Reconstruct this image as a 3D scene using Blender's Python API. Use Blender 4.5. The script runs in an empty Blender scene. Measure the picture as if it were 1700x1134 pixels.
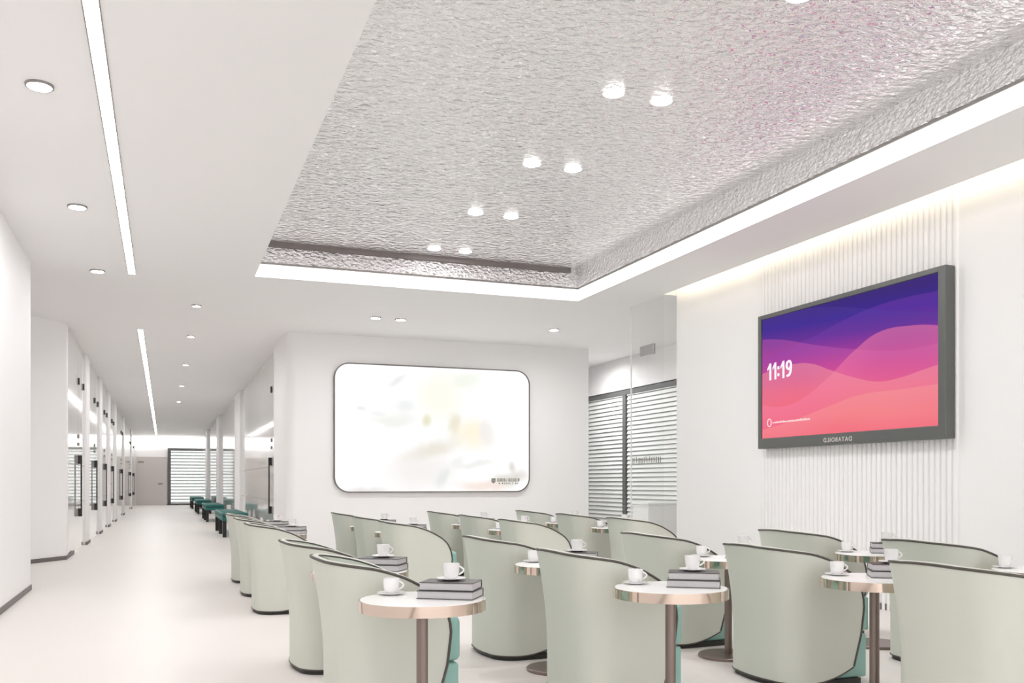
import bpy, bmesh, math, random
from mathutils import Vector, Matrix
random.seed(7)
SC = bpy.context.scene
COL = SC.collection
PI = math.pi
EXPO = 2.16
K = 2 ** -EXPO      # a lit surface of strength K renders as full white
CE = 3.7          # ceiling height
PANEL = 4.12      # rippled metal panel height

# ------------------------------------------------------------------ materials
def lin(c):
    c = c / 255.0
    return c / 12.92 if c <= 0.04045 else ((c + 0.055) / 1.055) ** 2.4
def rgb(r, g, b): return (lin(r), lin(g), lin(b), 1.0)

def new_mat(name):
    m = bpy.data.materials.new(name); m.use_nodes = True
    nt = m.node_tree
    return m, nt, nt.nodes['Principled BSDF']
def mat(name, col, rough=0.5, metal=0.0, spec=0.5, noise=None, bump=None, coat=0.0):
    m, nt, p = new_mat(name)
    p.inputs['Base Color'].default_value = col
    p.inputs['Roughness'].default_value = rough
    p.inputs['Metallic'].default_value = metal
    p.inputs['Specular IOR Level'].default_value = spec
    p.inputs['Coat Weight'].default_value = coat
    if noise or bump:
        tc = nt.nodes.new('ShaderNodeTexCoord')
        nz = nt.nodes.new('ShaderNodeTexNoise')
        nt.links.new(tc.outputs['Object'], nz.inputs['Vector'])
        if noise:
            sc, amt = noise
            nz.inputs['Scale'].default_value = sc; nz.inputs['Detail'].default_value = 3
            mx = nt.nodes.new('ShaderNodeMix'); mx.data_type = 'RGBA'
            mx.inputs[6].default_value = tuple(v * (1 - amt) for v in col[:3]) + (1,)
            mx.inputs[7].default_value = tuple(min(1, v * (1 + amt)) for v in col[:3]) + (1,)
            nt.links.new(nz.outputs['Fac'], mx.inputs[0])
            nt.links.new(mx.outputs[2], p.inputs['Base Color'])
        if bump:
            sc, st = bump
            nb = nt.nodes.new('ShaderNodeTexNoise'); nb.inputs['Scale'].default_value = sc
            nt.links.new(tc.outputs['Object'], nb.inputs['Vector'])
            b = nt.nodes.new('ShaderNodeBump'); b.inputs['Strength'].default_value = st
            b.inputs['Distance'].default_value = 0.002
            nt.links.new(nb.outputs['Fac'], b.inputs['Height'])
            nt.links.new(b.outputs['Normal'], p.inputs['Normal'])
    return m
def emit(name, col, s):
    m = bpy.data.materials.new(name); m.use_nodes = True
    nt = m.node_tree; nt.nodes.clear()
    o = nt.nodes.new('ShaderNodeOutputMaterial'); e = nt.nodes.new('ShaderNodeEmission')
    e.inputs['Color'].default_value = col; e.inputs['Strength'].default_value = s
    nt.links.new(e.outputs[0], o.inputs[0])
    return m

M = {}
M['wall'] = mat('white_wall_paint', rgb(246, 245, 245), 0.55, spec=0.3, noise=(0.6, 0.01))
M['ceil'] = mat('white_ceiling_paint', rgb(242, 241, 241), 0.7, spec=0.2, noise=(0.4, 0.01))
M['floor'] = mat('polished_cream_floor', rgb(232, 227, 223), 0.42, spec=0.35, noise=(0.5, 0.02))
M['base'] = mat('grey_skirting', rgb(112, 106, 104), 0.5)
M['gloss'] = mat('white_backed_glass', rgb(238, 236, 234), 0.05, spec=0.55, coat=0.3)
M['black'] = mat('black_metal', rgb(40, 38, 38), 0.4, spec=0.4)
M['dkgrey'] = mat('dark_grey_frame', rgb(98, 100, 98), 0.35, metal=0.2)
M['winframe'] = mat('grey_window_frame', rgb(105, 106, 105), 0.45)
M['sage'] = mat('sage_leather', rgb(209, 212, 202), 0.5, spec=0.35, noise=(3, 0.015), bump=(260, 0.15))
M['teal'] = mat('mint_teal_leather', rgb(146, 186, 177), 0.5, spec=0.35, bump=(260, 0.15))
M['dteal'] = mat('deep_teal_leather', rgb(45, 112, 106), 0.5, spec=0.35, bump=(200, 0.15))
M['pipe'] = mat('taupe_piping', rgb(84, 78, 72), 0.5)
M['plinth'] = mat('black_plinth', rgb(40, 40, 38), 0.5)
M['top'] = mat('white_lacquer', rgb(252, 252, 251), 0.25, spec=0.4)
M['champ'] = mat('champagne_steel', rgb(222, 204, 190), 0.08, metal=1.0)
M['taupe'] = mat('taupe_steel', rgb(138, 124, 118), 0.35, metal=0.7)
M['china'] = mat('white_china', rgb(243, 242, 242), 0.12, coat=0.3)
M['bcover'] = mat('charcoal_book_cover', rgb(70, 66, 64), 0.4, noise=(12, 0.25))
M['bcover2'] = mat('slate_book_cover', rgb(92, 90, 90), 0.4, noise=(12, 0.2))
M['pages'] = mat('grey_page_block', rgb(196, 194, 195), 0.7, noise=(60, 0.04))
M['steel'] = mat('brushed_steel', rgb(170, 168, 168), 0.3, metal=0.8)
M['ring'] = mat('grey_trim_ring', rgb(150, 146, 143), 0.4, metal=0.4)
M['slat'] = mat('pale_blind_slat', rgb(236, 239, 236), 0.5)
M['cabinet'] = mat('white_cabinet', rgb(240, 241, 239), 0.4)
M['door'] = mat('pale_grey_door', rgb(214, 208, 206), 0.4)
M['grey'] = mat('grey_lettering', rgb(150, 146, 140), 0.6)
M['lamp'] = emit('lamp_white', (1, 0.998, 1.0, 1), 25)
M['lamp_tray'] = emit('lamp_white_tray', (1, 0.998, 1.0, 1), 58)
M['lamp_corridor'] = emit('lamp_white_corridor', (1, 0.998, 1.0, 1), 112)
M['lamp_dim'] = emit('lamp_white_dim', (1, 0.998, 1.0, 1), 9)
M['lamp_wall'] = emit('lamp_white_wall', (1, 0.998, 1.0, 1), 60)
M['lamp_alcove'] = emit('lamp_white_alcove', (1, 0.998, 1.0, 1), 150)
M['strip'] = emit('strip_white', (1, 0.998, 1.0, 1), 5)
M['strip_far'] = emit('strip_white_far', (1, 0.998, 1.0, 1), 5.5)
M['lip'] = emit('glowing_tray_lip', (1, 0.98, 0.95, 1), 2.0 * K)  # lip glows by itself in place of light from the cove
M['warm'] = emit('warm_led', (1, 0.88, 0.64, 1), 2.3)
M['endglow'] = emit('end_glow_panel', (1, 0.985, 0.97, 1), 1.6)
M['digit'] = emit('screen_white', (1, 0.93, 1, 1), K)
M['digit2'] = emit('screen_pale_pink', rgb(255, 214, 214), K)
M['letter'] = mat('pale_bezel_letters', rgb(205, 203, 200), 0.5)

# thin glass: mostly see-through with a reflection
def glass_mat():
    m = bpy.data.materials.new('clear_glass'); m.use_nodes = True
    nt = m.node_tree; nt.nodes.clear()
    o = nt.nodes.new('ShaderNodeOutputMaterial'); mx = nt.nodes.new('ShaderNodeMixShader')
    t = nt.nodes.new('ShaderNodeBsdfTransparent'); g = nt.nodes.new('ShaderNodeBsdfGlossy')
    t.inputs['Color'].default_value = (0.985, 0.99, 0.988, 1); g.inputs['Roughness'].default_value = 0.02
    f = nt.nodes.new('ShaderNodeFresnel'); f.inputs['IOR'].default_value = 1.25
    ge = nt.nodes.new('ShaderNodeNewGeometry'); iv = nt.nodes.new('ShaderNodeMath'); iv.operation = 'SUBTRACT'; iv.inputs[0].default_value = 1.0
    nt.links.new(ge.outputs['Backfacing'], iv.inputs[1])
    fm = nt.nodes.new('ShaderNodeMath'); fm.operation = 'MULTIPLY'; nt.links.new(f.outputs[0], fm.inputs[0]); nt.links.new(iv.outputs[0], fm.inputs[1])
    nt.links.new(fm.outputs[0], mx.inputs[0]); nt.links.new(t.outputs[0], mx.inputs[1])
    nt.links.new(g.outputs[0], mx.inputs[2]); nt.links.new(mx.outputs[0], o.inputs[0])
    return m
M['glass'] = glass_mat()

# hammered, water-ripple stainless steel
def ripple(name, stretch, scale, strength, rough):
    m, nt, p = new_mat(name)
    p.inputs['Base Color'].default_value = rgb(243, 241, 242); p.inputs['Metallic'].default_value = 0.8
    p.inputs['Roughness'].default_value = rough
    tc = nt.nodes.new('ShaderNodeTexCoord'); mp = nt.nodes.new('ShaderNodeMapping')
    mp.inputs['Scale'].default_value = stretch
    mp.inputs['Rotation'].default_value = (0, 0, 0.35)
    nt.links.new(tc.outputs['Object'], mp.inputs['Vector'])
    n1 = nt.nodes.new('ShaderNodeTexNoise'); n1.inputs['Scale'].default_value = scale
    n1.inputs['Detail'].default_value = 2.5; n1.inputs['Distortion'].default_value = 0.8
    v = nt.nodes.new('ShaderNodeTexVoronoi'); v.feature = 'SMOOTH_F1'; v.inputs['Scale'].default_value = scale * 0.8
    v.inputs['Smoothness'].default_value = 0.6
    nt.links.new(mp.outputs[0], n1.inputs['Vector']); nt.links.new(mp.outputs[0], v.inputs['Vector'])
    ad = nt.nodes.new('ShaderNodeMath'); ad.operation = 'MULTIPLY_ADD'; ad.inputs[1].default_value = 0.6
    nt.links.new(v.outputs['Distance'], ad.inputs[0]); nt.links.new(n1.outputs['Fac'], ad.inputs[2])
    b = nt.nodes.new('ShaderNodeBump'); b.inputs['Strength'].default_value = strength
    b.inputs['Distance'].default_value = 0.03
    nt.links.new(ad.outputs[0], b.inputs['Height']); nt.links.new(b.outputs['Normal'], p.inputs['Normal'])
    return m
M['ripple'] = ripple('rippled_steel', (1.0, 1.45, 1.0), 16.0, 0.9, 0.10)
M['ripple2'] = ripple('rippled_steel_edge', (1.0, 1.0, 1.6), 24.0, 1.0, 0.10)

# ------------------------------------------------------------------ mesh helpers
def box(bm, x0, x1, y0, y1, z0, z1, bev=0.0, seg=2):
    mtx = Matrix.Translation(((x0+x1)/2, (y0+y1)/2, (z0+z1)/2)) @ Matrix.Diagonal((abs(x1-x0), abs(y1-y0), abs(z1-z0), 1))
    r = bmesh.ops.create_cube(bm, size=1, matrix=mtx)
    if bev > 0:
        es = {e for v in r['verts'] for e in v.link_edges}
        bmesh.ops.bevel(bm, geom=list(es), offset=bev, segments=seg, affect='EDGES', profile=0.5)
    return bm
def lathe(bm, prof, seg=32, c=(0, 0, 0)):
    rings = []
    for r, z in prof:
        if r < 1e-6: rings.append([bm.verts.new((c[0], c[1], c[2]+z))])
        else: rings.append([bm.verts.new((c[0]+r*math.cos(2*PI*k/seg), c[1]+r*math.sin(2*PI*k/seg), c[2]+z)) for k in range(seg)])
    for a, b in zip(rings, rings[1:]):
        for k in range(seg):
            k2 = (k+1) % seg
            if len(a) == 1 and len(b) == 1: continue
            if len(a) == 1: bm.faces.new((a[0], b[k], b[k2]))
            elif len(b) == 1: bm.faces.new((a[k], b[0], a[k2]))
            else: bm.faces.new((a[k], b[k], b[k2], a[k2]))
    return bm
def tube(bm, pts, r, seg=8, closed=False):
    pts = [Vector(p) for p in pts]; n = len(pts); rings = []
    up = None
    for i, p in enumerate(pts):
        a = pts[(i-1) % n] if (closed or i > 0) else p
        b = pts[(i+1) % n] if (closed or i < n-1) else p
        d = (b-a).normalized()
        if up is None:
            up = Vector((0, 0, 1)) if abs(d.z) < 0.9 else Vector((1, 0, 0))
        s = d.cross(up).normalized(); up = s.cross(d).normalized()
        rings.append([bm.verts.new(p + r*(math.cos(2*PI*k/seg)*s + math.sin(2*PI*k/seg)*up)) for k in range(seg)])
    m = n if closed else n-1
    for i in range(m):
        a, b = rings[i], rings[(i+1) % n]
        for k in range(seg):
            bm.faces.new((a[k], a[(k+1) % seg], b[(k+1) % seg], b[k]))
    if not closed:
        bm.faces.new(rings[0][::-1]); bm.faces.new(rings[-1])
    return bm
def prism(bm, poly, z0, z1):
    a = [bm.verts.new((x, y, z0)) for x, y in poly]; b = [bm.verts.new((x, y, z1)) for x, y in poly]
    n = len(poly)
    bm.faces.new(a[::-1]); bm.faces.new(b)
    for i in range(n): bm.faces.new((a[i], a[(i+1) % n], b[(i+1) % n], b[i]))
    return bm
def obj(name, bm, m, parent=None, smooth=None):
    me = bpy.data.meshes.new(name)
    bmesh.ops.recalc_face_normals(bm, faces=bm.faces[:])
    bm.to_mesh(me); bm.free()
    if smooth is not None:
        me.shade_smooth(); me.set_sharp_from_angle(angle=math.radians(smooth))
    me.materials.append(m)
    o = bpy.data.objects.new(name, me); COL.objects.link(o)
    if parent: o.parent = parent
    return o
def NB(): return bmesh.new()
def tag(o, label, cat, group=None):
    o['label'] = label; o['category'] = cat
    if group: o['group'] = group
    return o
def thing(name, label, cat, loc=(0, 0, 0), group=None, rz=0.0):
    o = bpy.data.objects.new(name, None); COL.objects.link(o)
    o.empty_display_size = 0.1
    o.location = loc; o.rotation_euler = (0, 0, rz)
    return tag(o, label, cat, group)
def struct(name, bm, m, parent=None, smooth=None):
    o = obj(name, bm, m, parent, smooth)
    if not parent: o['kind'] = 'structure'
    return o
def sempty(name, loc=(0, 0, 0)):
    o = bpy.data.objects.new(name, None); COL.objects.link(o); o.location = loc
    o['kind'] = 'structure'; o.empty_display_size = 0.1
    return o
def dup(root, loc, label, rz=None):
    r = root.copy(); COL.objects.link(r); r.location = loc; r['label'] = label
    if rz is not None: r.rotation_euler = (0, 0, rz)
    for ch in list(root.children):
        c = ch.copy(); COL.objects.link(c); c.parent = r
        for g in list(ch.children):
            d = g.copy(); COL.objects.link(d); d.parent = c
    return r
def text_mesh(name, s, size, m, parent, ax, ay, origin, depth=0.002, fat=0.0, spacing=1.0, xs=1.0):
    cu = bpy.data.curves.new(name + '_curve', 'FONT'); cu.body = s; cu.size = size
    cu.extrude = depth; cu.offset = fat; cu.space_character = spacing
    to = bpy.data.objects.new(name + '_text', cu); COL.objects.link(to)
    bpy.context.view_layer.update()
    me = bpy.data.meshes.new_from_object(to.evaluated_get(bpy.context.evaluated_depsgraph_get()))
    bpy.data.objects.remove(to); bpy.data.curves.remove(cu)
    ax = Vector(ax); ay = Vector(ay); az = ax.cross(ay)
    mt = Matrix.Translation(origin) @ Matrix((ax*xs, ay, az)).transposed().to_4x4()
    me.transform(mt)
    me.materials.clear(); me.materials.append(m)
    me.name = name
    o = bpy.data.objects.new(name, me); COL.objects.link(o); o.parent = parent
    return o

# ------------------------------------------------------------------ room shell
YB, YE = -3.2, 53.4          # side behind the viewer left open for fill light, corridor end
TX0, TX1, TY0, TY1 = 1.03, 5.33, 0.4, 11.54   # tray opening
SOF = 6.2                    # ceiling edge beside the screen wall
WX = 6.4                     # screen wall face
RX = 8.6                     # window wall of the alcove

b = NB(); box(b, -3.4, 9.0, YB, YE+0.3, -0.12, 0); struct('floor', b, M['floor'])

b = NB()
T = 0.10
box(b, -3.4, TX0, YB, YE, CE, CE+T)                 # corridor side
box(b, TX1, SOF, YB, TY1, CE, CE+T)                 # strip by the screen wall
box(b, TX0, TX1, YB, TY0, CE, CE+T)
box(b, TX0, 9.0, TY1, 21.0, CE, CE+T)
box(b, TX0, 2.6, 21.0, YE, CE, CE+T)
box(b, SOF, 9.0, 10.72, TY1, CE, CE+T)
struct('ceiling', b, M['ceil'])
b = NB(); box(b, -3.5, 9.1, YB, YE+0.3, 4.3, 4.4)  # unseen roof added over everything against light leaks
box(b, SOF-0.15, WX+0.2, YB, 10.8, 4.02, 4.06)
box(b, SOF-0.15, SOF-0.11, YB, 10.8, CE+T, 4.02)
struct('roof_light_seal', b, M['ceil'])

# white lip of the tray (cove glow put into it), hammered upstand, hammered panel
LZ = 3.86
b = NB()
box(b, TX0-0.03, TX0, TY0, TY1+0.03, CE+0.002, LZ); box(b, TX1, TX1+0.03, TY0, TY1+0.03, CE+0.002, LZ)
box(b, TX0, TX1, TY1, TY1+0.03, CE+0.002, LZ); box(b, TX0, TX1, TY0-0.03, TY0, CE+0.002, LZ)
lip = obj('tray_lip_glow', b, M['lip'])
tag(lip, 'white tray lip with put-in glow around the edge of the rippled metal ceiling', 'ceiling lip')
b = NB()
for a in ((TX0+0.01, TX0+0.04, TY0+0.01, TY1-0.01), (TX1-0.04, TX1-0.01, TY0+0.01, TY1-0.01)): box(b, *a, LZ+0.02, PANEL)
box(b, TX0+0.04, TX1-0.04, TY1-0.04, TY1-0.01, LZ+0.02, PANEL)
box(b, TX0+0.04, TX1-0.04, TY0+0.01, TY0+0.04, LZ+0.02, PANEL-0.05)
struct('ceiling_upstand', b, M['ripple2'])
b = NB(); box(b, TX0-0.05, TX1+0.05, TY0-0.05, TY1+0.05, PANEL, PANEL+0.04); struct('ceiling_panel', b, M['ripple'])
b = NB()
box(b, TX0-0.03, TX1+0.03, TY1-0.012, TY1+0.02, LZ, PANEL); box(b, TX0-0.03, TX1+0.03, TY0-0.02, TY0+0.012, LZ, PANEL)
box(b, TX0-0.03, TX0+0.012, TY0, TY1, LZ, PANEL); box(b, TX1-0.012, TX1+0.03, TY0, TY1, LZ, PANEL)
struct('trim_1', b, M['ring'])
sv = thing('slot_diffuser', 'dark grey linear slot along the far end of the rippled metal ceiling', 'air vent', ((TX0+TX1)/2, TY1-0.07, PANEL))
b = NB(); box(b, -2.0, 2.0, -0.03, 0.03, -0.058, 0.0); obj('slot_frame', b, mat('slot_grey', rgb(128, 120, 118), 0.6), sv)

# screen wall
b = NB(); box(b, WX, WX+0.15, YB, 10.7, 0, 4.3); struct('wall_right', b, M['wall'])
b = NB()
y = 6.03; P = 0.065
prof = []
while y < 8.78:
    for t, d in ((0.0, 0.0), (0.26, 0.0), (0.30, 0.014), (0.38, 0.019), (0.50, 0.021), (0.80, 0.021), (0.92, 0.019), (0.98, 0.014)):
        prof.append((y+P*t, d))
    y += P
fr = [b.verts.new((WX-0.012-h_, yy, 0.0)) for yy, h_ in prof]; tr = [b.verts.new((WX-0.012-h_, yy, 4.0)) for yy, h_ in prof]
for i in range(len(prof)-1): b.faces.new((fr[i], fr[i+1], tr[i+1], tr[i]))
box(b, WX-0.006, WX, 6.03, y, 0, 4.0)
struct('trim_2', b, M['wall'], None, 50)
b = NB(); box(b, WX-0.016, WX, YB, 6.03, 0, 4.0, 0.003, 1); struct('trim_3', b, M['wall'])
b = NB(); box(b, WX-0.016, WX, 8.84, 10.7, 0, 4.0, 0.003, 1); struct('trim_4', b, M['wall'])
b = NB(); box(b, WX-0.03, WX-0.016, YB, 10.69, 0, 0.06); struct('baseboard_right', b, M['base'])
# hidden LED in the ceiling slot above the screen wall
b = NB(); box(b, SOF-0.09, SOF-0.03, YB+0.2, 10.6, CE+T+0.01, CE+T+0.04)
tag(obj('led_strip', b, M['warm']), 'warm white led strip glowing along the top of the screen wall', 'strip light')

# left wall near the viewer, recess, angled pier
b = NB(); box(b, -1.7, -1.4, YB, 11.6, 0, CE); struct('wall_left', b, M['wall'])
b = NB(); box(b, -1.4, -1.388, YB, 11.612, 0, 0.058); box(b, -1.7, -1.4, 11.6, 11.612, 0, 0.058); struct('baseboard_left', b, M['base'])
b = NB(); box(b, -3.5, -3.4, 11.0, 15.0, 0, CE); box(b, -3.4, -1.7, 11.3, 11.4, 0, CE); struct('wall_recess', b, M['wall'])
poly = [(-3.4, 13.13), (-1.83, 15.39), (-1.43, 15.97), (-1.43, 16.3), (-1.7, 16.3), (-3.4, 16.3)]
b = NB(); prism(b, poly, 0, CE); struct('wall_angled', b, M['wall'])
b = NB(); prism(b, [(-3.39, 13.12), (-1.42, 15.955), (-1.415, 17.2), (-1.427, 17.2), (-1.43, 15.97), (-3.4, 13.14)], 0, 0.062); struct('baseboard_angled', b, M['base'])

# feature wall with the light box
LY = 15.55
b = NB()
n = 8; R = 0.16; poly = [(7.4, LY), (7.4, LY+0.35), (1.95, LY+0.35), (1.9, LY+1.95)]
poly = [(7.4, LY), (7.4, LY+0.3), (2.3, LY+0.3), (2.3, LY+1.95), (1.9, LY+1.95)]
for k in range(n+1):
    a = PI + (PI/2)*k/n
    poly.append((1.9+R+R*math.cos(a), LY+R+R*math.sin(a)))
prism(b, poly, 0, CE); struct('wall_feature', b, M['wall'], None, 30)
b = NB(); box(b, 2.1, 7.41, LY-0.012, LY, 0, 0.06); struct('baseboard_feature', b, M['base'])
b = NB(); box(b, 2.3, 9.0, 21.0, 21.15, 0, CE); struct('wall_alcove_back', b, M['wall'])

# alcove window wall on the right (floor to ceiling blinds in a grey frame)
WT = 3.05
b = NB(); box(b, RX, RX+0.15, 10.7, 21, WT+0.02, CE); box(b, RX, RX+0.15, 18.6, 21, 0, WT+0.02); box(b, RX, RX+0.15, 10.7, 11.2, 0, WT+0.02); struct('wall_alcove_right', b, M['wall'])
b = NB(); box(b, WX+0.15, RX+0.15, 10.55, 10.7, 0, CE); struct('wall_alcove_near', b, M['wall'])
b = NB(); box(b, 9.9, 10.0, 10.5, 21.2, 0, CE); box(b, RX, 10.0, 10.5, 10.6, 0, CE); box(b, RX, 10.0, 21.1, 21.2, 0, CE); box(b, RX, 10.0, 10.5, 21.2, -0.1, 0); box(b, RX, 10.0, 10.5, 21.2, CE, CE+0.1); struct('wall_dark_backing', b, M['wall'])  # closed unlit box added behind the window to darken the blind gaps
w = sempty('window_1', (RX, 11.2, 0))
b = NB(); box(b, 0, 0.08, 0, 7.4, WT-0.09, WT); box(b, 0, 0.08, 0, 7.4, 0, 0.08)
for yy in (0, 2.55, 5.15, 7.28): box(b, -0.01, 0.08, yy, yy+0.13, 0.08, WT-0.09)
obj('window_frame', b, M['winframe'], w)
b = NB(); box(b, 0.06, 0.07, 0.1, 7.3, 0.08, WT-0.09); obj('window_pane', b, M['glass'], w)
for (y0, y1) in ((0.15, 2.53), (2.70, 5.13), (5.30, 7.26)):
    b = NB(); z = 0.13
    while z < WT-0.11:
        c = [(0.010, z+0.004), (0.036, z+0.080), (0.038, z+0.080), (0.012, z+0.002)]
        va = [b.verts.new((x, y0, zz)) for x, zz in c]; vb = [b.verts.new((x, y1, zz)) for x, zz in c]
        b.faces.new(va); b.faces.new(vb[::-1])
        for i in range(4): b.faces.new((va[i], vb[i], vb[(i+1) % 4], va[(i+1) % 4]))
        z += 0.085
    obj('venetian_blind', b, M['slat'], w)

# glass partition beside the screen wall
gp = thing('glass_partition', 'clear glass partition panel beside the screen wall', 'glass partition', (SOF, 10.72, 0))
for y0, y1 in ((0.0, 0.43), (0.44, 0.9)):
    b = NB(); box(b, -0.006, 0.006, y0, y1, 0.0, CE-0.004); obj('glass_panel', b, M['glass'], gp)
b = NB(); box(b, -0.010, 0.010, 0.9, 0.915, 0.0, CE-0.004); obj('edge_profile', b, M['cabinet'], gp)['label'] = 'white edge profile'
b = NB(); box(b, -0.018, 0.018, 0.25, 0.62, 2.95, 3.09, 0.004, 1); obj('patch_fitting', b, M['steel'], gp)
b = NB(); yy = 0.06
while yy < 0.86:
    wdt = random.uniform(0.015, 0.035); zz = random.uniform(0, 0.05)
    box(b, -0.008, -0.0062, yy, yy+wdt, 1.47+zz*0.3, 1.55+zz*0.4); yy += wdt+0.028
obj('frosted_lettering', b, M['grey'], gp)
cb = thing('cabinet', 'low white cabinet standing behind the glass partition', 'cabinet', (6.85, 12.3, 0))
b = NB(); box(b, 0, 0.9, 0, 0.5, 0.05, 0.87, 0.006); obj('body', b, M['cabinet'], cb)
b = NB(); box(b, -0.02, 0.92, -0.02, 0.52, 0.87, 0.9, 0.006); obj('top', b, M['cabinet'], cb)
b = NB(); box(b, 0.03, 0.87, 0.03, 0.47, 0.0, 0.05); obj('plinth', b, M['base'], cb)

# ------------------------------------------------------------------ corridor: glass bays, piers, handles
def handle(parent, s):
    """pull handle standing off the glass; s=+1 projects to +x"""
    b = NB(); box(b, s*0.038, s*0.062, -0.016, 0.016, 0.74, 1.55, 0.003, 1); hh = obj('handle', b, M['black'], parent)
    for z0, z1 in ((0.60, 0.745), (1.545, 1.70)):
        b = NB(); box(b, s*0.001, s*0.064, -0.018, 0.018, z0, z1, 0.003, 1); obj('end_block', b, M['black'], hh)
nd = 1; ntrim = 5
def glass_bay(X, s, y0, y1, yh, marks=True):
    global nd
    d = sempty('door_%d' % nd, (X, yh, 0)); nd += 1
    b = NB(); box(b, -0.03 if s > 0 else 0, 0 if s > 0 else 0.03, y0-yh, y1-yh, 0.0, CE); obj('glass_leaf', b, M['gloss'], d)
    handle(d, s)
    for dy, z in ((0, 3.02), (1.05, 3.02)):
        if y0 < yh+dy < y1 and s > 0 or (s < 0 and dy == 0):
            b = NB(); box(b, 0, s*0.024, dy-0.04, dy+0.04, z-0.05, z+0.07, 0.003, 1); obj('patch_fitting', b, M['black'], d)
    if marks:
        for z, h_ in ((2.0, 0.075), (1.87, 0.06)):
            b = NB(); box(b, 0, s*0.02, -0.05, 0.05, z, z+h_, 0.002, 1); obj('room_sign', b, M['grey'], d)
    b = NB(); box(b, 0, s*0.003, y0-yh, y1-yh, 1.52, 1.53); box(b, 0, s*0.003, y0-yh, y1-yh, 0.86, 0.87); obj('frosted_line', b, M['grey'], d)
    return d
def pier(x0, x1, y0, y1, s):
    global ntrim
    b = NB(); box(b, x0, x1, y0, y1, 0, CE, 0.02, 2); struct('trim_%d' % ntrim, b, M['wall']); ntrim += 1
    b = NB(); xx0, xx1 = (x1-0.02, x1+0.012) if s > 0 else (x0-0.012, x0+0.02)
    box(b, xx0, xx1, y0-0.012, y1+0.012, 0, 0.06); struct('trim_%d' % ntrim, b, M['base']); ntrim += 1

LH = [18.28, 22.41, 26.06, 29.72, 36.08, 45.15]
XL = -1.44
prev = 16.3
for i, yh in enumerate(LH):
    ye = yh + 1.35
    glass_bay(XL, +1, prev, ye, yh)
    b = None
    pe = ye + (0.85 if i < 5 else 0.6)
    pier(-1.8, -1.40, ye, pe, +1)
    prev = pe
glass_bay(XL, +1, prev, YE, prev+3.0, False)
b = NB(); box(b, -1.9, -1.47, 16.3, YE, 0, CE); struct('wall_corridor_left', b, M['wall'])
XR = 1.98
RH = [18.58, 27.83, 37.66, 47.58]
prev = LY+1.95
for i, yh in enumerate(RH):
    ye = RH[i+1]-2.0 if i < 3 else YE
    glass_bay(XR, -1, prev, ye, yh)
    if i < 3:
        pier(1.90, 2.3, ye, ye+1.75, -1); prev = ye+1.75
b = NB(); box(b, 2.01, 2.4, LY+1.95, YE, 0, CE); struct('wall_corridor_right', b, M['wall'])

# corridor end
b = NB(); box(b, -3.4, 2.6, YE, YE+0.2, 0, CE+0.6); struct('wall_end', b, M['wall'])
b = NB(); box(b, -0.05, 2.0, YE-0.02, YE, 0, 0.08); struct('baseboard_end', b, M['base'])
b = NB(); box(b, -1.44, 1.98, YE-0.10, YE-0.01, 3.19, 3.64)  # panel glows in place of cove light on the wall top
tag(obj('end_wall_glow', b, M['endglow']), 'white panel with put-in cove glow across the top of the far corridor wall', 'glow panel')
d = sempty('door_%d' % nd, (-1.38, YE, 0))
b = NB(); box(b, 0.02, 1.55, -0.05, 0, 0, 2.62, 0.006); obj('door_leaf', b, M['door'], d)
b = NB(); box(b, 1.1, 1.32, -0.10, -0.05, 1.13, 1.2, 0.006); obj('handle', b, M['grey'], d)
b = NB(); box(b, 0.08, 0.38, -0.06, -0.05, 2.28, 2.38); obj('room_sign', b, M['grey'], d)
w2 = sempty('window_2', (0.2, YE, 0))
b = NB(); box(b, 0, 0.16, -0.08, 0, 0.05, 3.1); box(b, 0.16, 1.78, -0.08, 0, 2.96, 3.1); box(b, 0, 1.78, -0.08, 0, 0.02, 0.1); obj('window_frame', b, M['winframe'], w2)
b = NB(); box(b, 0.16, 1.78, -0.03, -0.02, 0.1, 2.96); obj('window_pane', b, emit('daylit_pane', (0.97, 1, 0.98, 1), 1.0 * K), w2)
b = NB(); z = 0.12
while z < 2.9:
    box(b, 0.16, 1.78, -0.075, -0.035, z, z+0.05); z += 0.17
obj('venetian_blind', b, mat('grey_slat', rgb(176, 180, 178), 0.6), w2)  # slats in plain grey, darker than the pane behind

# ------------------------------------------------------------------ lamps in the ceiling
def make_downlight(label, x, y, z, r=0.07, lamp='lamp', ringmat='ring'):
    t = thing('downlight', label, 'ceiling light', (x, y, z), None)
    flat = lamp in ('lamp_tray', 'lamp_dim'); dp = 0.0011 if flat else 0.016; lz = -0.0007 if flat else -0.0018
    b = NB(); lathe(b, [(r, -0.0003), (r, -dp), (r+0.004, -dp-0.0004), (r+0.010, -dp+0.0003), (r+0.012, -0.0003), (r, -0.0003)], 32)
    obj('trim_ring', b, M[ringmat], t, 40)
    b = NB(); lathe(b, [(0, lz), (r, lz)], 32); obj('lens', b, M[lamp], t)
    return t
def dl_set(items, group, ringmat='ring', r=0.07, lamp='lamp'):
    first = None
    for (x, y, z, label) in items:
        if first is None:
            first = make_downlight(label, x, y, z, r, lamp, ringmat); first['group'] = group
        else:
            dup(first, (x, y, z), label)
ordn = ['nearest', 'second nearest', 'third nearest', 'fourth nearest', 'fifth nearest', 'farthest']
items = []
for k in range(5):
    y = 4.56 + 1.635*k
    nm = ['nearest', 'second', 'third', 'fourth', 'farthest'][k]
    if k > 0: items.append((3.155, y, PANEL, 'round downlight in rippled metal ceiling, left one of the %s pair' % ['', 'largest', 'second', 'third', 'farthest'][k]))
    items.append((3.565, y, PANEL, 'round downlight cut off by the top edge of the photo, in rippled metal ceiling' if k == 0 else
        'round downlight in rippled metal ceiling, right one of the %s pair' % ['', 'largest', 'second', 'third', 'farthest'][k]))
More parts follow.
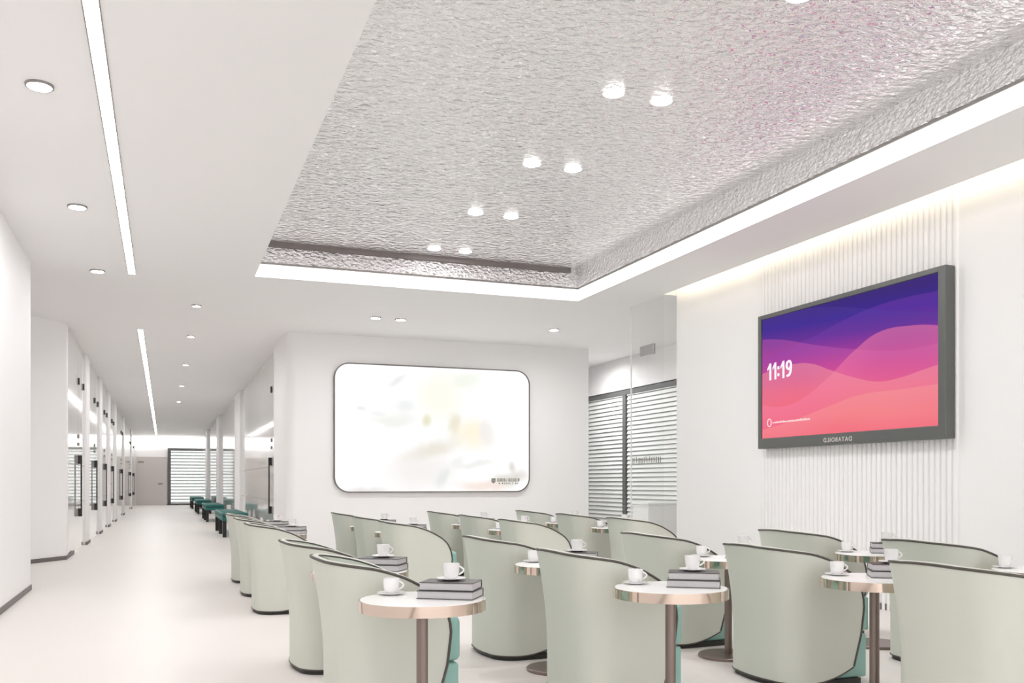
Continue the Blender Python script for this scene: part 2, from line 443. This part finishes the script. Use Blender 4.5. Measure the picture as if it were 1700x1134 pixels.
dl_set(items[:-2], 'downlights in the rippled metal ceiling', 'china', 0.077, 'lamp_tray')
dl_set(items[-2:], 'downlights in the rippled metal ceiling', 'china', 0.077, 'lamp_dim')
M['ring2'] = M['ring']
items = [(-0.73, y, CE, 'round downlight with grey ring left of the ceiling light strip, %s' % nm) for y, nm in
         ((6.46, 'largest of three'), (9.17, 'middle of three'), (11.87, 'smallest of three'))]
light_wall = [(2.99, 13.74, CE, 'small downlight above the light box wall, leftmost of three'), (3.38, 13.76, CE, 'small downlight above the light box wall, middle of three'),
          (5.94, 13.79, CE, 'small downlight above the light box wall, rightmost of three')]
light_alcove = [(7.3, 16.6, CE, 'tiny downlight beyond the light box wall, left of two above the blinds'), (7.7, 16.6, CE, 'tiny downlight beyond the light box wall, right of two above the blinds')]
dl_set(items, 'downlights in the plain white ceiling', 'ring', 0.072)
items = [(0.43, y, CE, 'small recessed downlight over the corridor, right of the strip, %s' % nm) for y, nm in
          ((13.7, 'nearest of five'), (16.6, 'second of five'), (20.6, 'third of five'), (25.1, 'fourth of five'), (30.0, 'farthest of five'))]
dl_set(light_alcove, 'tiny downlights above the blinds', 'ring', 0.072, 'lamp_alcove')
dl_set(light_wall[:2], 'small downlights above the light box', 'ring', 0.072, 'lamp_wall')
dl_set(light_wall[2:], 'small downlights above the light box', 'ring', 0.072, 'lamp_alcove')
dl_set(items, 'small downlights over the corridor', 'ring', 0.055, 'lamp_corridor')
for nm, y0, y1 in (('long bright strip light in the ceiling at upper left of the photo', YB+0.3, 11.9), ('far bright strip light over the corridor, ending at the far wall', 16.2, 50.5)):
    t = thing('strip_light', nm, 'ceiling light', (-0.355, y0, CE), 'strip lights along the corridor ceiling')
    b = NB(); box(b, -0.038, 0.038, 0, y1-y0, -0.006, -0.001); obj('diffuser', b, M['strip' if y0 < 5 else 'strip_far'], t)
    b = NB(); box(b, -0.046, -0.038, 0, y1-y0, -0.008, -0.001); box(b, 0.038, 0.046, 0, y1-y0, -0.008, -0.001); obj('frame', b, M['ring'], t)

# ------------------------------------------------------------------ wall screen
def screen_mat():
    m = bpy.data.materials.new('wave_wallpaper_screen'); m.use_nodes = True
    nt = m.node_tree; nt.nodes.clear(); N = nt.nodes; L = nt.links
    out = N.new('ShaderNodeOutputMaterial'); em = N.new('ShaderNodeEmission'); em.inputs['Strength'].default_value = 0.97 * K
    L.new(em.outputs[0], out.inputs[0])
    uv = N.new('ShaderNodeUVMap'); uv.uv_map = 'screen'
    sp = N.new('ShaderNodeSeparateXYZ'); L.new(uv.outputs[0], sp.inputs[0])
    U, V = sp.outputs[0], sp.outputs[1]
    tilt = N.new('ShaderNodeMath'); tilt.operation = 'MULTIPLY_ADD'; tilt.inputs[1].default_value = 0.10
    L.new(U, tilt.inputs[0]); L.new(V, tilt.inputs[2])
    sb = N.new('ShaderNodeMath'); sb.operation = 'SUBTRACT'; sb.inputs[1].default_value = 0.05; L.new(tilt.outputs[0], sb.inputs[0])
    rp = N.new('ShaderNodeValToRGB'); L.new(sb.outputs[0], rp.inputs[0])
    stops = [(0.0, (253, 100, 112)), (0.14, (252, 112, 120)), (0.34, (245, 100, 128)), (0.50, (214, 72, 138)), (0.62, (170, 60, 150)),
             (0.74, (108, 52, 150)), (0.86, (66, 46, 150)), (1.0, (66, 48, 124))]
    el = rp.color_ramp.elements
    while len(el) < len(stops): el.new(0.5)
    for e, (p, c) in zip(el, stops): e.position = p; e.color = rgb(*c)
    cur = rp.outputs[0]
    curves = [([(0, .67), (.34, .767), (.5, .83), (.72, .886), (1, .883)], (126, 66, 180), 0.28),
              ([(0, 1.0), (.3, 1.0), (.43, .97), (.8, .82), (1, .75)], (88, 70, 160), 0.22),
              ([(0, .84), (.14, .80), (.34, .708), (.6, .604), (.83, .54), (1, .545)], (200, 96, 178), 0.30),
              ([(0, .29), (.14, .257), (.28, .303), (.42, .417), (.59, .603), (.72, .697), (.88, .694), (1, .658)], (250, 130, 172), 0.36),
              ([(0, .55), (.24, .583), (.33, .562), (.45, .486), (.59, .40), (.72, .347), (.83, .356), (.93, .385), (1, .404)], (255, 160, 165), 0.34),
              ([(0, .08), (.2, .13), (.45, .218), (.6, .268), (.83, .275), (1, .277)], (255, 176, 160), 0.22)]
    for pts, colr, amt in curves:
        fc = N.new('ShaderNodeFloatCurve'); cm = fc.mapping; c = cm.curves[0]
        for p in pts[1:-1]: c.points.new(p[0], p[1])
        c.points[0].location = pts[0]; c.points[-1].location = pts[-1]
        cm.update()
        L.new(U, fc.inputs['Value'])
        d = N.new('ShaderNodeMath'); d.operation = 'SUBTRACT'; L.new(fc.outputs[0], d.inputs[0]); L.new(V, d.inputs[1])
        # below the curve: strongest at the crest, fading downwards
        on = N.new('ShaderNodeMapRange'); on.interpolation_type = 'SMOOTHSTEP'
        on.inputs['From Min'].default_value = 0; on.inputs['From Max'].default_value = 0.008; L.new(d.outputs[0], on.inputs['Value'])
        fd = N.new('ShaderNodeMapRange'); fd.inputs['From Min'].default_value = 0; fd.inputs['From Max'].default_value = 0.42
        fd.inputs['To Min'].default_value = amt*1.25; fd.inputs['To Max'].default_value = amt*0.15; L.new(d.outputs[0], fd.inputs['Value'])
        ml = N.new('ShaderNodeMath'); ml.operation = 'MULTIPLY'; L.new(on.outputs[0], ml.inputs[0]); L.new(fd.outputs[0], ml.inputs[1])
        mx = N.new('ShaderNodeMix'); mx.data_type = 'RGBA'; L.new(ml.outputs[0], mx.inputs[0]); L.new(cur, mx.inputs[6]); mx.inputs[7].default_value = rgb(*colr)
        cur = mx.outputs[2]
    L.new(cur, em.inputs['Color'])
    return m
TVX = 6.25; ty0, ty1, tz0, tz1 = 6.06, 8.72, 1.582, 3.07
tv = thing('wall_screen', 'large wall mounted flat screen showing purple and pink waves', 'television', (TVX, (ty0+ty1)/2, tz0))
cy = (ty0+ty1)/2; hw = (ty1-ty0)/2; hh = tz1-tz0
sl, sr, sb_, st_ = 0.055, 0.085, 0.115, 0.05
b = NB()
box(b, 0.0, 0.11, -hw, -hw+sr, 0, hh, 0.008); box(b, 0.0, 0.11, hw-sl, hw, 0, hh, 0.008)
box(b, 0.0, 0.11, -hw+sr-0.01, hw-sl+0.01, 0, sb_, 0.008); box(b, 0.0, 0.11, -hw+sr-0.01, hw-sl+0.01, hh-st_, hh, 0.008)
obj('bezel', b, M['dkgrey'], tv)
b = NB(); box(b, 0.03, 0.125, -hw+0.03, hw-0.03, 0.03, hh-0.03); obj('back_casing', b, M['black'], tv)
b = NB()
q = [(0.018, hw-sl-0.004, sb_-0.004), (0.018, -hw+sr+0.004, sb_-0.004), (0.018, -hw+sr+0.004, hh-st_+0.004), (0.018, hw-sl-0.004, hh-st_+0.004)]
vs = [b.verts.new(p) for p in q] + [b.verts.new((p[0]+0.01, p[1], p[2])) for p in q]
f = b.faces.new(vs[:4])
b.faces.new(vs[4:][::-1])
for i in range(4): b.faces.new((vs[i], vs[(i+1) % 4], vs[4+(i+1) % 4], vs[4+i]))
uvl = b.loops.layers.uv.new('screen')
for fc in b.faces:
    for lp in fc.loops:
        yy, zz = lp.vert.co.y, lp.vert.co.z
        lp[uvl].uv = ((hw-sl-0.004-yy)/(2*hw-sl-sr-0.008), (zz-sb_+0.004)/(hh-sb_-st_+0.008))
obj('screen', b, screen_mat(), tv)
AX, AZ = (0, -1, 0), (0, 0, 1)
b = NB()
dz = 2.335-tz0; dh = 0.185
def digit_one(yy):      # yy: left edge as seen; strokes run to the viewer's right, i.e. towards -y
    box(b, 0.012, 0.016, yy-0.066, yy-0.036, dz, dz+dh)
    q = [(yy, dz+dh-0.055), (yy-0.040, dz+dh), (yy-0.050, dz+dh-0.030), (yy-0.004, dz+dh-0.078)]
    a = [b.verts.new((0.012, u, v)) for u, v in q]; c = [b.verts.new((0.016, u, v)) for u, v in q]
    b.faces.new(a); b.faces.new(c[::-1])
    for i in range(4): b.faces.new((a[i], a[(i+1) % 4], c[(i+1) % 4], c[i]))
for yy in (8.560-cy, 8.470-cy, 8.330-cy): digit_one(yy)
for zz in (0.03, 0.105): box(b, 0.012, 0.016, 8.367-cy-0.015, 8.367-cy+0.015, dz+zz, dz+zz+0.032)
cy9, cz9 = 8.185-cy, dz+dh-0.056
tube(b, [(0.014, cy9+0.036*math.cos(2*PI*k/24), cz9+0.042*math.sin(2*PI*k/24)) for k in range(24)], 0.0135, 6, True)
tube(b, [(0.014, cy9-0.036, cz9), (0.014, cy9-0.036, cz9-0.03), (0.014, cy9-0.028, cz9-0.075), (0.014, cy9-0.008, cz9-0.105), (0.014, cy9+0.03, cz9-0.113)], 0.0135, 6)
obj('clock_digits', b, M['digit'], tv)
b = NB(); tube(b, [(0.014, 8.56-cy+0.034*math.cos(2*PI*k/24)-0.034, 1.865-tz0+0.042*math.sin(2*PI*k/24)) for k in range(24)], 0.006, 6, True); obj('status_icon', b, M['digit2'], tv)
b = NB(); yy = 8.47
while yy > 7.86:
    wd = random.uniform(0.012, 0.03); box(b, 0.013, 0.016, yy-cy-wd, yy-cy, 1.855-tz0, 1.855-tz0+random.uniform(0.012, 0.024)); yy -= wd+0.006
obj('status_text', b, M['digit2'], tv)
text_mesh('bezel_lettering', 'DATABOILD', 0.062, M['letter'], tv, (0, 1, 0), AZ, (-0.003, 7.20-cy, 1.612-tz0), 0.002, 0.001, 1.28)

# ------------------------------------------------------------------ light box on the feature wall
def rrect(x0, x1, z0, z1, r, n=10):
    pts = []
    for cx, cz, a0 in ((x1-r, z1-r, 0), (x0+r, z1-r, PI/2), (x0+r, z0+r, PI), (x1-r, z0+r, 1.5*PI)):
        for k in range(n+1):
            a = a0 + (PI/2)*k/n; pts.append((cx+r*math.cos(a), cz+r*math.sin(a)))
    return pts
def milk_mat(W, H):
    m = bpy.data.materials.new('milky_backlit_print'); m.use_nodes = True
    nt = m.node_tree; nt.nodes.clear(); N = nt.nodes; L = nt.links
    out = N.new('ShaderNodeOutputMaterial'); em = N.new('ShaderNodeEmission'); em.inputs['Strength'].default_value = 1.03 * K
    L.new(em.outputs[0], out.inputs[0])
    tc = N.new('ShaderNodeTexCoord')
    nz = N.new('ShaderNodeTexNoise'); nz.inputs['Scale'].default_value = 1.6; nz.inputs['Detail'].default_value = 3
    L.new(tc.outputs['Object'], nz.inputs['Vector'])
    wp = N.new('ShaderNodeMix'); wp.data_type = 'RGBA'; wp.blend_type = 'LINEAR_LIGHT'; wp.inputs[0].default_value = 0.16
    L.new(tc.outputs['Object'], wp.inputs[6]); L.new(nz.outputs['Color'], wp.inputs[7])
    cur = None
    S = W/1455.0
    blobs = [(720, 500, 38, 45, 0.3, (226, 223, 182)), (935, 500, 55, 90, 0, (230, 222, 200)), (1080, 570, 150, 110, 0, (253, 243, 218)),
             (820, 300, 180, 190, 0, (253, 250, 236)), (760, 690, 220, 60, -0.3, (232, 226, 212)), (680, 850, 260, 150, 0, (244, 239, 236)), (480, 490, 160, 40, 0, (240, 240, 235)),
             (560, 395, 80, 55, 0, (238, 240, 239)), (1190, 560, 60, 90, 0, (241, 238, 236)), (1350, 905, 150, 45, -0.2, (216, 213, 202)),
             (1150, 955, 200, 40, 0, (246, 228, 218)), (290, 1005, 190, 40, 0, (228, 222, 218)), (840, 900, 45, 90, 0.4, (230, 233, 230)),
             (1370, 820, 25, 42, 0, (222, 216, 210)), (1020, 180, 110, 60, 0, (243, 246, 233)), (520, 195, 80, 28, -0.5, (234, 236, 234)),
             (260, 400, 30, 22, 0, (236, 236, 236)), (370, 440, 60, 22, 0, (242, 242, 242)), (1100, 800, 140, 25, -0.1, (238, 238, 236)), (960, 780, 70, 40, -.4, (240, 240, 240))]
    for zx, zy, rx, rz, ang, colr in blobs:
        lx = (zx-792)*S; lz = (547-zy)*S*0.985
        vs = N.new('ShaderNodeVectorMath'); vs.operation = 'SUBTRACT'; L.new(wp.outputs[2], vs.inputs[0]); vs.inputs[1].default_value = (lx+0.0, 0, lz+0.0)
        mp = N.new('ShaderNodeMapping'); mp.vector_type = 'TEXTURE'
        mp.inputs['Rotation'].default_value = (0, ang, 0); mp.inputs['Scale'].default_value = (rx*S, 1000.0, rz*S)
        L.new(vs.outputs[0], mp.inputs['Vector'])
        ln = N.new('ShaderNodeVectorMath'); ln.operation = 'LENGTH'; L.new(mp.outputs[0], ln.inputs[0])
        mr = N.new('ShaderNodeMapRange'); mr.interpolation_type = 'SMOOTHERSTEP'
        mr.inputs['From Min'].default_value = 1.6; mr.inputs['From Max'].default_value = 0.1; mr.inputs['To Max'].default_value = 0.85; L.new(ln.outputs['Value'], mr.inputs['Value'])
        mx = N.new('ShaderNodeMix'); mx.data_type = 'RGBA'
        L.new(mr.outputs[0], mx.inputs[0])
        if cur is None: mx.inputs[6].default_value = (1, 1, 0.995, 1)
        else: L.new(cur, mx.inputs[6])
        mx.inputs[7].default_value = rgb(*colr); cur = mx.outputs[2]
    L.new(cur, em.inputs['Color'])
    return m
bx0, bx1, bz0, bz1 = 2.665, 6.20, 1.037, 3.23
bw = (bx1-bx0); bh = bz1-bz0
lb = thing('light_box', 'rounded backlit light box picture of swirling white milk with thin dark frame', 'light box', ((bx0+bx1)/2, LY, (bz0+bz1)/2))
def slab(pts, y0, y1, hole=None):
    b = NB()
    a = [b.verts.new((x, y0, z)) for x, z in pts]; c = [b.verts.new((x, y1, z)) for x, z in pts]; n = len(pts)
    for i in range(n): b.faces.new((a[i], a[(i+1) % n], c[(i+1) % n], c[i]))
    if hole:
        a2 = [b.verts.new((x, y0, z)) for x, z in hole]; c2 = [b.verts.new((x, y1, z)) for x, z in hole]
        for i in range(n):
            j = (i+1) % n
            b.faces.new((a[i], a[j], a2[j], a2[i])); b.faces.new((c[i], c[j], c2[j], c2[i])); b.faces.new((a2[i], a2[j], c2[j], c2[i]))
    else:
        b.faces.new(a); b.faces.new(c[::-1])
    return b
o1 = rrect(-bw/2, bw/2, -bh/2, bh/2, 0.26); i1 = rrect(-bw/2+0.02, bw/2-0.02, -bh/2+0.02, bh/2-0.02, 0.24)
obj('frame', slab(o1, -0.06, 0.0, i1), mat('light_box_frame', rgb(120, 114, 110), 0.4, metal=0.3), lb)
obj('picture', slab(i1, -0.05, -0.01), milk_mat(bw, bh), lb)
def lbx(zx): return (zx-792)*bw/1460
def lbz(zy): return (547-zy)*bh/970
b = NB()
prism_pts = [(lbx(1218), lbz(922)), (lbx(1250), lbz(922)), (lbx(1250), lbz(950)), (lbx(1234), lbz(964)), (lbx(1218), lbz(950))]
em_ = slab(prism_pts, -0.056, -0.05); obj('emblem', em_, M['grey'], lb)
b = NB(); zx = 1262
while zx < 1432:
    wd = random.choice((5, 8, 12)); top = 922 + random.choice((0, 0, 6))
    if 1336 < zx < 1346: zx = 1348
    box(b, lbx(zx), lbx(zx+wd), -0.054, -0.05, lbz(944), lbz(top)); zx += wd+6
box(b, lbx(1262), lbx(1336), -0.054, -0.05, lbz(948), lbz(944)); box(b, lbx(1350), lbx(1432), -0.054, -0.05, lbz(948), lbz(944))
zx = 1275
while zx < 1430:
    wd = random.choice((6, 10)); box(b, lbx(zx), lbx(zx+wd), -0.053, -0.05, lbz(968), lbz(957)); zx += wd+random.choice((8, 16))
obj('lettering', b, M['grey'], lb)

# ------------------------------------------------------------------ armchair
XB, HWD, CR, TH = -0.27, 0.335, 0.17, 0.042
RIM = [(0, .788), (.1, .779), (.25, .761), (.4, .738), (.55, .708), (.7, .672), (.82, .636), (.90, .594), (.955, .548), (.985, .505), (1.0, .46)]
XF = [(0.0, .19), (.1, .205), (.3, .262), (.45, .278), (.9, .278)]
def interp(tab, t):
    for (a, va), (b_, vb) in zip(tab, tab[1:]):
        if t <= b_: 
            k = (t-a)/(b_-a) if b_ > a else 0
            return va+(vb-va)*k
    return tab[-1][1]
def smooth01(t): return t*t*(3-2*t)
def stations():
    arm = [1.0, .985, .96, .93, .89, .84, .78, .70, .6, .5, .4, .3, .2, .1, 0.0]
    st = [('arm', a) for a in arm] + [('cor', k/9) for k in range(1, 10)] + [('bk', k/5) for k in range(1, 5)]
    return st
def outer(kind, t, z, off=0.0):
    fl = max(0.0, (z-0.25)/0.56)
    hw = HWD + 0.028*fl**1.6 - off; xb = XB - 0.065*fl**1.7 + off; r = CR + 0.03*fl - off
    if kind == 'arm':
        xc = xb + r
        x = xc + t*(interp(XF, z) - xc)
        y = hw - 0.012*t*t
    elif kind == 'cor':
        a = t*PI/2
        x = xb + r - r*math.sin(a); y = hw - r + r*math.cos(a)
    else:
        x = xb - 0.018*(1-(1-t)**2)*(1 if off == 0 else 1); y = (hw-r)*(1-t)
    return x, y
def rim(kind, t):
    if kind == 'arm': return interp(RIM, t)
    if kind == 'cor': return .788 + .030*(1-(1-t)**1.7)
    return .818 + .006*(1-(1-t)**2)
def hem(kind, t):
    return 0.03 + (0.075*t*t if kind == 'arm' else 0)
def full_stations():
    st = stations()
    half = [(k, t, +1) for k, t in st] + [('bk', 1.0, +1)]
    return half + [(k, t, -1) for k, t in reversed(st)]
def chair_shell():
    b = NB(); FS = full_stations(); NV = 16
    og, ig, mid = [], [], []
    for k, t, s in FS:
        z0, z1 = hem(k, t), rim(k, t)
        co, ci = [], []
        for v in range(NV+1):
            q = v/NV; z = z0+(z1-z0)*q
            x, y = outer(k, t, z); co.append(b.verts.new((x, s*y, z)))
            x, y = outer(k, t, z, TH)
            if k == 'arm': x = x - 0.0*t
            ci.append(b.verts.new((x, s*y, z)))
        og.append(co); ig.append(ci)
        xo, yo = outer(k, t, z1); xi, yi = outer(k, t, z1, TH)
        mid.append(b.verts.new(((xo+xi)/2 + (0.006 if k == 'arm' and t > .9 else 0), s*(yo+yi)/2, z1+0.010)))
    n = len(FS)
    for i in range(n-1):
        for v in range(NV):
            b.faces.new((og[i][v], og[i+1][v], og[i+1][v+1], og[i][v+1]))
            b.faces.new((ig[i][v], ig[i][v+1], ig[i+1][v+1], ig[i+1][v]))
        b.faces.new((og[i][NV], og[i+1][NV], mid[i+1], mid[i])); b.faces.new((mid[i], mid[i+1], ig[i+1][NV], ig[i][NV]))
        b.faces.new((og[i][0], ig[i][0], ig[i+1][0], og[i+1][0]))
    for i in (0, n-1):
        for v in range(NV): b.faces.new((og[i][v], og[i][v+1], ig[i][v+1], ig[i][v]))
        b.faces.new((og[i][NV], mid[i], ig[i][NV]))
    return b
def make_chair(loc, label):
    t = thing('tub_armchair', label, 'armchair', loc, 'sage tub armchairs facing the wall screen')
    obj('shell', chair_shell(), M['sage'], t, 45)
    FS = full_stations(); b = NB(); pts = []
    front = [0.11+k*0.045 for k in range(8)]
    for z in front:
        x, y = outer('arm', 1.0, z); pts.append((x, y, z))
    for k, tt, s in FS:
        z = rim(k, tt); x, y = outer(k, tt, z); pts.append((x, s*y, z))
    for z in reversed(front):
        x, y = outer('arm', 1.0, z); pts.append((x, -y, z))
    tube(b, pts, 0.0075, 6)
    pts = []
    for k, tt, s in FS:
        z = rim(k, tt); x, y = outer(k, tt, z, TH); pts.append((x, s*y, z))
    tube(b, pts, 0.005, 6)
    pts = []
    for k, tt, s in FS:
        z = hem(k, tt); x, y = outer(k, tt, z); pts.append((x, s*y, z))
    tube(b, pts, 0.005, 6)
    obj('piping', b, M['pipe'], t, 60)['label'] = 'dark taupe piping'
    iw = HWD-TH-0.002
    b = NB(); box(b, -0.20, 0.345, -iw, iw, 0.30, 0.53, 0.035, 4); obj('seat_cushion', b, M['teal'], t, 50)['label'] = 'mint teal seat cushion'
    b = NB(); box(b, -0.20, 0.332, -iw, iw, 0.035, 0.294, 0.012, 2); obj('seat_base', b, M['teal'], t, 50)['label'] = 'mint teal seat front'
    b = NB(); box(b, -0.215, -0.12, -iw+0.02, iw-0.02, 0.52, 0.74, 0.035, 4); obj('back_cushion', b, M['teal'], t, 50)['label'] = 'mint teal back cushion'
    b = NB()
    pl = []
    for k, tt, s in FS:
        x, y = outer(k, tt, 0.03, 0.012); pl.append((x, s*y))
    pl = [(0.27, pl[0][1])] + pl + [(0.27, pl[-1][1])]
    prism(b, pl, 0.0, 0.036); obj('plinth', b, M['plinth'], t)['label'] = 'black plinth'
    return t
CX = [1.06, 2.35, 3.63, 4.90]
ROWS = [4.73, 6.13, 8.93, 10.33, 11.73]
rown = ['first full row', 'second row', 'third row', 'fourth row', 'farthest row']
coln = ['beside the corridor', 'second from the corridor', 'third from the corridor', 'nearest the screen wall']
proto = None
for r, y in enumerate(ROWS):
    for c, x in enumerate(CX):
        lab = 'sage tub armchair with dark piping in the %s, %s' % (rown[r], coln[c])
        if proto is None: proto = make_chair((x, y, 0), lab)
        else: dup(proto, (x, y, 0), lab)
dup(proto, (3.66, 3.33, 0), 'sage tub armchair cut off by the bottom right corner of the photo')

# ------------------------------------------------------------------ tables with cups and books
TZ = 0.68
def make_table(loc, label):
    t = thing('side_table', label, 'side table', loc, 'round side tables between the armchairs')
    b = NB(); lathe(b, [(0, TZ-0.046), (0.278, TZ-0.046), (0.278, TZ-0.003), (0.276, TZ), (0, TZ)], 64); obj('table_top', b, M['top'], t, 40)
    b = NB(); lathe(b, [(0.279, TZ-0.05), (0.286, TZ-0.05), (0.286, TZ-0.002), (0.279, TZ-0.002), (0.279, TZ-0.05)], 64); obj('rim', b, M['champ'], t, 40)['label'] = 'polished champagne metal rim'
    b = NB(); lathe(b, [(0, 0.02), (0.026, 0.02), (0.026, TZ-0.048), (0, TZ-0.048)], 28); obj('post', b, M['taupe'], t, 40)
    b = NB(); lathe(b, [(0, 0), (0.205, 0), (0.205, 0.016), (0.198, 0.022), (0, 0.022)], 48); obj('base', b, M['taupe'], t, 40)
    return t
def make_cup(loc, label, rz):
    t = thing('coffee_cup', label, 'cup', loc, 'white coffee cups on the side tables', rz)
    b = NB(); lathe(b, [(0, 0.0), (0.024, 0.0), (0.026, 0.004), (0.0335, 0.012), (0.037, 0.03), (0.0395, 0.068), (0.0372, 0.068), (0.0345, 0.03), (0.031, 0.016), (0, 0.012)], 32)
    obj('bowl', b, M['china'], t, 40)
    b = NB(); tube(b, [(0.036+0.022*math.sin(PI*k/10)*1.0, 0, 0.056-0.038*k/10) for k in range(11)], 0.0042, 8); obj('handle', b, M['china'], t, 60)
    return t
def make_saucer(loc, label):
    b = NB(); lathe(b, [(0, 0), (0.035, 0.0), (0.04, 0.003), (0.067, 0.009), (0.0665, 0.0115), (0.04, 0.0075), (0, 0.0075)], 40)
    o = obj('saucer', b, M['china'], None, 40); o.location = loc
    return tag(o, label, 'saucer', 'white saucers on the side tables')
def make_book(loc, label, rz, w, d, h, cm):
    t = thing('book', label, 'book', loc, 'hardback books on the side tables', rz)
    b = NB(); box(b, -w/2+0.003, w/2-0.004, -d/2+0.004, d/2-0.004, 0.003, h-0.003); obj('pages', b, M['pages'], t)
    b = NB(); box(b, -w/2, w/2, -d/2, d/2, 0, 0.003); box(b, -w/2, w/2, -d/2, d/2, h-0.003, h); box(b, -w/2, w/2, d/2-0.004, d/2, 0, h, 0.0)
    obj('cover', b, M[cm], t)
    return t
TROWS = [4.03, 5.43, 9.63, 11.03]
TCX = [1.09, 2.37, 3.65, 4.92]
trow = ['nearest', 'second', 'third', 'farthest']
protos = {}
def put(key, fn, loc, label, *a, rz=0.0):
    if key not in protos:
        protos[key] = fn(loc, label, *a); o = protos[key]
    else: o = dup(protos[key], loc, label)
    if rz: o.rotation_euler = (0, 0, rz)
    return o
BH1, BH2 = 0.036, 0.036
for r, y in enumerate(TROWS):
    for c, x in enumerate(TCX):
        spot = '%s table row, %s' % (trow[r], coln[c])
        put('table', make_table, (x, y, 0), 'round white side table with champagne metal rim, ' + spot)
        jr = random.uniform(-0.1, 0.1) if r else 0
        cx, cy_ = x-0.098, y+0.185
        put('saucer', make_saucer, (cx, cy_, TZ+0.001), 'white saucer standing on the table top, ' + spot)
        put('cup', make_cup, (cx, cy_, TZ+0.0087), 'white coffee cup left of the books, ' + spot, 0.0, rz=-0.5+jr)
        bx, by = x+0.135, y+0.0
        ang = math.radians(146-180) + jr
        put('book1', make_book, (bx-0.004, by-0.006, TZ+0.001), 'lower grey hardback book of the pair, ' + spot, 0.0, 0.262, 0.185, BH1, 'bcover2', rz=ang)
        put('book2', make_book, (bx, by, TZ+0.002+BH1), 'upper hardback book with dark cover, ' + spot, 0.0, 0.25, 0.175, BH2, 'bcover', rz=ang+0.03)
        zt = TZ+0.003+BH1+BH2
        put('saucer', make_saucer, (bx+0.01, by+0.03, zt), 'white saucer on top of the books, ' + spot)
        put('cup', make_cup, (bx+0.01, by+0.03, zt+0.0077), 'white coffee cup on top of the books, ' + spot, 0.0, rz=-0.4+jr)

# ------------------------------------------------------------------ corridor benches
def make_bench(loc, label):
    t = thing('bench', label, 'bench', loc, 'teal benches along the corridor')
    b = NB(); box(b, 0, 0.55, 0, 3.2, 0.455, 0.535, 0.03, 4); obj('seat', b, M['dteal'], t, 50)
    b = NB(); box(b, 0.01, 0.54, 0.01, 3.19, 0.445, 0.457); obj('piping', b, M['plinth'], t)
    b = NB(); box(b, 0.005, 0.545, 0.005, 3.195, 0.36, 0.446, 0.015, 3); obj('apron', b, M['dteal'], t, 50)
    for yy in (0.03, 1.55, 3.09):
        for xx in (0.015, 0.455):
            b = NB(); box(b, xx, xx+0.08, yy, yy+0.08, 0, 0.36, 0.006, 2); obj('leg', b, M['black'], t)
    return t
bp = None
for y, nm in ((21.2, 'nearest, just behind the armchairs'), (29.75, 'second from the armchairs'), (37.7, 'third from the armchairs'), (45.2, 'farthest, near the end window')):
    lab = 'low teal bench with black legs against the right corridor wall, ' + nm
    if bp is None: bp = make_bench((1.2, y, 0), lab)
    else: dup(bp, (1.2, y, 0), lab)

# ------------------------------------------------------------------ world, camera, view
W = bpy.data.worlds.new('daylight'); SC.world = W; W.use_nodes = True
bg = W.node_tree.nodes['Background']; bg.inputs[0].default_value = (1.0, 0.995, 1.0, 1); bg.inputs[1].default_value = 0.45
cam = bpy.data.cameras.new('camera'); co = bpy.data.objects.new('camera', cam); COL.objects.link(co)
co.location = (0, 0, 1.2); co.rotation_euler = (PI/2, 0, -math.radians(20.7))
cam.sensor_width = 36; cam.sensor_fit = 'HORIZONTAL'; cam.lens = 36*1530/1700; cam.shift_y = (802-567)/1700
cam.clip_start = 0.05; cam.clip_end = 200
SC.camera = co
vs = SC.view_settings; vs.view_transform = 'Standard'; vs.look = 'None'; vs.gamma = 1; vs.use_curve_mapping = False; vs.exposure = EXPO
SC.cycles.max_bounces = 9; SC.cycles.diffuse_bounces = 6; SC.cycles.glossy_bounces = 5; SC.cycles.transparent_max_bounces = 12
SC.cycles.use_denoising = True
SC.cycles.use_adaptive_sampling = True; SC.cycles.adaptive_threshold = 0.04
